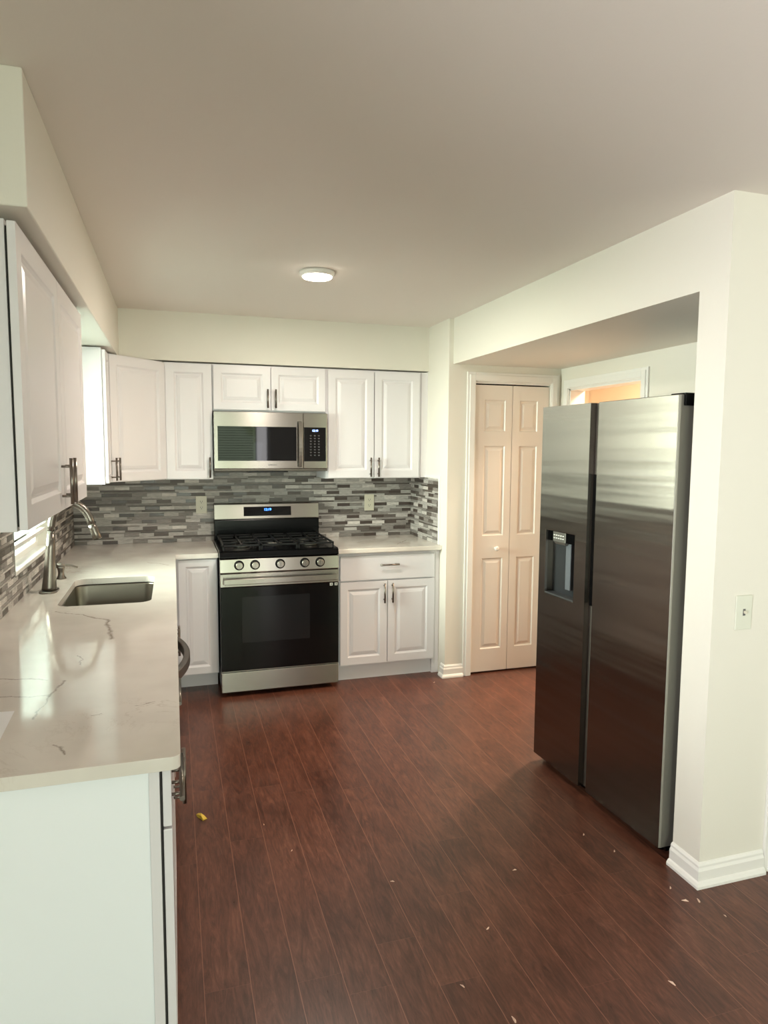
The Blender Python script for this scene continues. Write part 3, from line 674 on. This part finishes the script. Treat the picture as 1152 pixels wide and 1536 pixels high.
# ------------------------------------------------------------------ microwave
MX0, MX1, MZ0, MZ1, MY = .918, 1.676, 1.431, 1.8255, -.400
t = thing('microwave', 'stainless over-the-range microwave mounted above the range', 'microwave', ((MX0+MX1)/2, -.2, MZ0))
box('body', DGREY, t, MX0+.003, MX1-.003, -.370, -.010, MZ0+.001, MZ1-.001)
dr = box('door', STEEL, t, MX0, 1.508, MY, -.371, 1.447, MZ1-.003, .003)
box('window', BGLASS, dr, .942, 1.462, MY-.0015, MY+.002, 1.500, 1.727)
pts = [(1.483, MY+.002, 1.458)]+[(1.483, MY-.026-.020*math.sin(math.pi*i/12), 1.462+.300*i/12) for i in range(13)]+[(1.483, MY+.002, 1.766)]
rg = []
for p in pts: rg.append([(p[0]-.011, p[1]-.004, p[2]), (p[0]+.011, p[1]-.004, p[2]), (p[0]+.011, p[1]+.004, p[2]), (p[0]-.011, p[1]+.004, p[2])])
MB().rings(rg, True, True).build('handle', STEEL, dr, .002)
cp = box('control_panel', STEEL, t, 1.510, MX1, MY, -.371, 1.447, MZ1-.003, .003)
kp = box('keypad', BGLASS, cp, 1.514, 1.664, MY-.0015, MY+.002, 1.497, 1.727)
text('clock_digits', '12:19', .019, TF((1.590, MY-.0018, 1.704), (1, 0, 0), (0, -1, 0)), BLUW, kp)
mb = MB()
for r in range(8):
    for c in range(3):
        x = 1.560+c*.028; z = 1.672-r*.019
        mb.box(x-.006, x+.006, MY-.0018, MY-.0015, z-.002, z+.002)
        mb.box(x-.003, x+.004, MY-.0018, MY-.0015, z-.006, z-.004)
mb.build('key_print', KEYS, kp)
box('vent_grille', mat('vent steel', (92, 86, 80), .4, .9), t, MX0, MX1, MY+.002, -.371, MZ0, 1.4455, .002)
box('light_cover', BLACK, t, 1.15, 1.42, -.30, -.10, MZ0-.012, MZ0+.0005)
text('brand_lettering', 'SAMSUNG', .013, TF((1.300, MY-.0003, 1.472), (1, 0, 0), (0, -1, 0)), DGREY, dr)

# ------------------------------------------------------------------ refrigerator (local frame: x into the alcove, y to the far side)
FX, FY, FA, FW_ = 2.3989, -2.0134, .0389, .8954
FZ0, FZ1 = .040, 1.7928
Mf = Matrix.Translation((FX, FY, 0)) @ Matrix.Rotation(FA, 4, 'Z')
t = thing('refrigerator', 'stainless side-by-side refrigerator with water dispenser in the alcove', 'refrigerator', (FX+.35, FY-.44, 0), FA)
def fb(x0, x1, y0, y1, z0, z1): return MB(Mf).box(x0, x1, y0, y1, z0, z1)
fb(.085, .76, -FW_+.004, -.004, .03, 1.775).build('body', mat('dark fridge side', (52, 51, 50), .4, .3), t, .004)
fb(.05, .084, -FW_+.012, -.012, .012, .10).build('base_grille', BLACK, t)
for y in (-.06, -FW_+.06):
    for x in (.07, .68): MB(Mf).tube([(x, y, .0), (x, y, .03)], .022, 14).build('foot', BLACK, t)
# doors: rounded front edges by an outline in plan
def fdoor(y0, y1, name, hole=None):
    """outline in plan from near (y0) to far (y1); crown 6 mm"""
    if hole is None:
        n = 10; front = []
        for i in range(n+1):
            a = i/n; yy = y0+(y1-y0)*a; front.append((.004*(2*a-1)**2-.0, yy))
        poly = [(.075, y0+.004), (.012, y0)]+[(p[0], p[1]) for p in front[1:-1]]+[(.012, y1), (.075, y1-.004)]
        poly = [(.075, y0), (.012, y0), (.004, y0+.003)]+front[1:-1]+[(.004, y1-.003), (.012, y1), (.075, y1)]
        return MB(Mf).prism(poly, FZ0, FZ1).build(name, FST, t, .002)
    h = hole; mb = MB(Mf)
    for a, b, c, d in ((y0, h[0], FZ0, FZ1), (h[1], y1, FZ0, FZ1), (h[0], h[1], FZ0, h[2]), (h[0], h[1], h[3], FZ1)): pass
    # front plate with a rectangular hole
    ys = [y0, h[0], h[1], y1]; zs = [FZ0, h[2], h[3], FZ1]
    for i in range(3):
        for j in range(3):
            if i == 1 and j == 1: continue
            mb.add([(0, ys[i], zs[j]), (0, ys[i+1], zs[j]), (0, ys[i+1], zs[j+1]), (0, ys[i], zs[j+1])], [(0, 3, 2, 1)])
    mb.add([(0, y0, FZ0), (0, y1, FZ0), (.075, y1, FZ0), (.075, y0, FZ0), (0, y0, FZ1), (0, y1, FZ1), (.075, y1, FZ1), (.075, y0, FZ1)],
           [(0, 1, 2, 3), (4, 7, 6, 5), (0, 3, 7, 4), (1, 5, 6, 2), (3, 2, 6, 7)])
    dd = .052   # recess walls
    mb.add([(0, h[0], h[2]), (0, h[1], h[2]), (0, h[1], h[3]), (0, h[0], h[3]), (dd, h[0], h[2]), (dd, h[1], h[2]), (dd, h[1], h[3]), (dd, h[0], h[3])],
           [(0, 1, 5, 4), (1, 2, 6, 5), (2, 3, 7, 6), (3, 0, 4, 7), (4, 5, 6, 7)])
    return weld(mb.build(name, FST, t, .003))
GY0, GY1 = -.424, -.376    # channel between the doors
HY0, HY1, HZ0, HZ1 = -.290, -.052, .885, 1.197
nd = fdoor(-FW_, GY0, 'door')
ld = fdoor(GY1, 0, 'door', (HY0, HY1, HZ0, HZ1))
FSIDE = mat('satin door side', (150, 147, 138), 0.5, 0.7)
nd.data.materials.append(FSIDE)
for p_ in nd.data.polygons:
    if p_.normal.y < -0.9: p_.material_index = 1
# channel: grey return above and below, black pocket in the middle
fb(.030, .078, GY0+.001, GY1-.001, FZ0, FZ1-.002).build('handle_channel', mat('channel steel', (118, 112, 104), .45, .5), t)
fb(.010, .030, GY0+.001, GY0+.026, .895, 1.480).build('handle_pocket', BLACK, t)
# dispenser
dsp = fb(.046, .052, HY0+.001, HY1-.001, HZ0+.001, HZ1-.001).build('dispenser_back', mat('dispenser grey', (44, 46, 49), .3), ld)
fb(.004, .046, HY0+.001, HY1-.001, 1.150, HZ1-.001).build('dispenser_hood', BLACK, ld)
mb = MB(Mf); mb.rings([[(x, y, z) for x, y in ((.001, -.115), (.001, -.215), (.030, -.225), (.030, -.105))] for z in (1.196, 1.150)]+[[(x, y, 1.136) for x, y in ((.010, -.125), (.010, -.205), (.030, -.21), (.030, -.12))]], True, True)
ns = mb.build('dispenser_control', mat('control silver', (120, 118, 112), .35, .6), ld, .002)
mb = MB(Mf)
for r in range(2):
    for c in range(5): mb.box(-.0006, .001, -.205+c*.018, -.194+c*.018, 1.164+r*.014, 1.169+r*.014)
mb.build('control_print', MARKW, ns)
fb(.020, .028, -.235, -.195, .925, 1.148).build('dispenser_paddle', mat('paddle grey', (118, 124, 130), .25, .3), ld, .003)
fb(.002, .046, HY0+.001, HY1-.001, HZ0+.001, HZ0+.007).build('drip_tray', DGREY, ld)
mb = MB(Mf); mb.box(-.0015, .010, HY1-.007, HY1-.001, HZ0-.002, HZ1); mb.box(-.0015, .008, HY0, HY1-.001, HZ0-.003, HZ0+.001)
mb.build('dispenser_trim', mat('bright trim', (214, 208, 200), .2, 1.0), ld)
# hinge covers
for y in (-FW_+.045, -.045):
    mb = MB(Mf); mb.box(.03, .20, y-.038, y+.038, 1.776, 1.800) if y < -.5 else mb.box(.03, .20, y-.03, y+.03, 1.794, 1.806)
    if y < -.5: mb = MB(Mf).box(.030, .085, y-.036, y+.03, 1.7935, 1.800).box(.085, .24, y-.040, y+.03, 1.776, 1.800).box(.022, .24, y-.056, y-.0455, 1.752, 1.799)
    else: mb = MB(Mf).box(.030, .085, y-.03, y+.036, 1.7935, 1.7945).box(.085, .24, y-.03, y+.036, 1.776, 1.790)
    mb.build('hinge_cover', BLACK, t, .003)

# ------------------------------------------------------------------ outlets, switch, ceiling light
def outlet(x, z, label, n):
    t = thing('wall_outlet', label, 'outlet', (x, -.009, z-.06), 0, 'backsplash outlets')
    box('cover_plate', PLATE, t, x-.038, x+.038, -.0150, -.0095, z-.062, z+.062, .002)
    for k in (-.021, .021):
        r = MB().rings([[(a, yy, b) for a, b in rrect(x-.0165, x+.0165, z+k-.014, z+k+.014, .008, 5)] for yy in (-.0150, -.0165)], True).build('receptacle', PLATE, t)
        MB().box(x-.008, x-.006, -.0168, -.0164, z+k-.002, z+k+.008).box(x+.006, x+.008, -.0168, -.0164, z+k-.002, z+k+.008).tube([(x, -.0164, z+k-.007), (x, -.0168, z+k-.007)], .0028, 10).build('slots', GAP, r)
outlet(2.088, 1.175, 'ivory wall outlet in the tile right of the range', 0); outlet(.846, 1.180, 'ivory wall outlet in the tile left of the range', 1)
t = thing('light_switch', 'cream toggle light switch on the wall right of the refrigerator', 'light switch', (2.602, YC2, .95))
box('cover_plate', mat('cream switch plate', (216, 217, 204), .4), t, 2.566, 2.638, YC2-.006, YC2-.0005, .948, 1.073, .002)
MB().box(2.597, 2.607, YC2-.0075, YC2-.006, 1.000, 1.024).build('toggle_slot', KEYS, t)
MB().box(2.599, 2.605, YC2-.018, YC2-.006, 1.008, 1.018).build('toggle', PLATE, t, .001)
t = thing('ceiling_light', 'round flush disc light glowing on the kitchen ceiling', 'ceiling light', (1.36, -1.60, H))
MB().tube([(1.36, -1.60, H-.001), (1.36, -1.60, H-.014), (1.36, -1.60, H-.024)], [.088, .086, .074], 40).build('trim_ring', TRIM, t)
MB().tube([(1.36, -1.60, H-.024), (1.36, -1.60, H-.029), (1.36, -1.60, H-.031)], [.073, .070, .055], 40).build('diffuser', LED, t)

# ------------------------------------------------------------------ small litter on the floor
mb = MB(Matrix.Translation((.744, -2.095, 0)) @ Matrix.Rotation(-1.05, 4, 'Z'))
mb.rings([[(-.030, -.008, .001), (-.030, .006, .001), (-.030, .004, .006), (-.030, -.006, .005)], [(-.012, -.012, .001), (-.012, .009, .001), (-.012, .006, .012), (-.012, -.007, .009)],
          [(.010, -.011, .001), (.010, .012, .001), (.010, .008, .009), (.010, -.007, .013)], [(.030, -.013, .001), (.030, .010, .001), (.030, .008, .004), (.030, -.009, .005)]], True, True)
tag(mb.build('candy_wrapper', YEL), 'crumpled yellow wrapper scrap on the floor near the left cabinets', 'wrapper')
CRS = [((589, 1322), (1.399, -2.745), 'pale crumb near the middle of the floor'), (0, (1.627, -3.071), 'pale crumb on the floor midway to the lower frame edge'), (0, (1.863, -2.813), 'pale crumb on the floor left of the refrigerator, farther out'),
       (0, (2.252, -2.684), 'pale splinter on the floor close to the refrigerator doors'), (0, (2.302, -2.82), 'pale splinter on the floor before the refrigerator near corner'), (0, (1.448, -3.269), 'pale crumb at the bottom centre of the floor'),
       (0, (2.359, -3.145), 'pale flake on the floor, left one of the pair below the column'), (0, (2.405, -3.160), 'pale flake on the floor, right one of the pair below the column'), (0, (2.358, -3.072), 'pale crumb on the floor just left of the column baseboard'),
       (0, (2.434, -3.25), 'tiny pale crumb right below the flake pair at the column'), (0, (2.054, -3.441), 'curled pale splinter alone at the lower right of the floor'), (0, (1.538, -3.421), 'pale winged scrap at the bottom edge of the floor'),
       (0, (.994, -2.23), 'tiny pale speck on the floor right of the yellow wrapper'), (0, (1.076, -2.449), 'tiny pale speck on the floor, second right of the yellow wrapper'), (0, (2.33, -.80), 'pale sliver on the floor by the baseboard corner')]
for i, (_, (x, y), lab) in enumerate(CRS):
    rr = random.Random(i); a = rr.random()*3; s = .5 if i in (9, 12, 13) else (1.0 if i in (6, 7, 11, 10) else .7)
    M_ = Matrix.Translation((x, y, .0008)) @ Matrix.Rotation(a, 4, 'Z') @ Matrix.Scale(s, 4)
    mb = MB(M_); mb.rings([[(-.011, -.002, 0), (-.011, .002, 0), (-.010, .001, .002)], [(-.002, -.004, 0), (-.002, .004, 0), (-.001, .001, .006)], [(.006, -.001, 0), (.006, .005, 0), (.006, .003, .003)], [(.012, .003, 0), (.012, .006, 0), (.012, .005, .001)]], True, True)
    tag(mb.build('floor_crumb', CRUMB), lab, 'crumb', 'crumbs scattered on the floor')
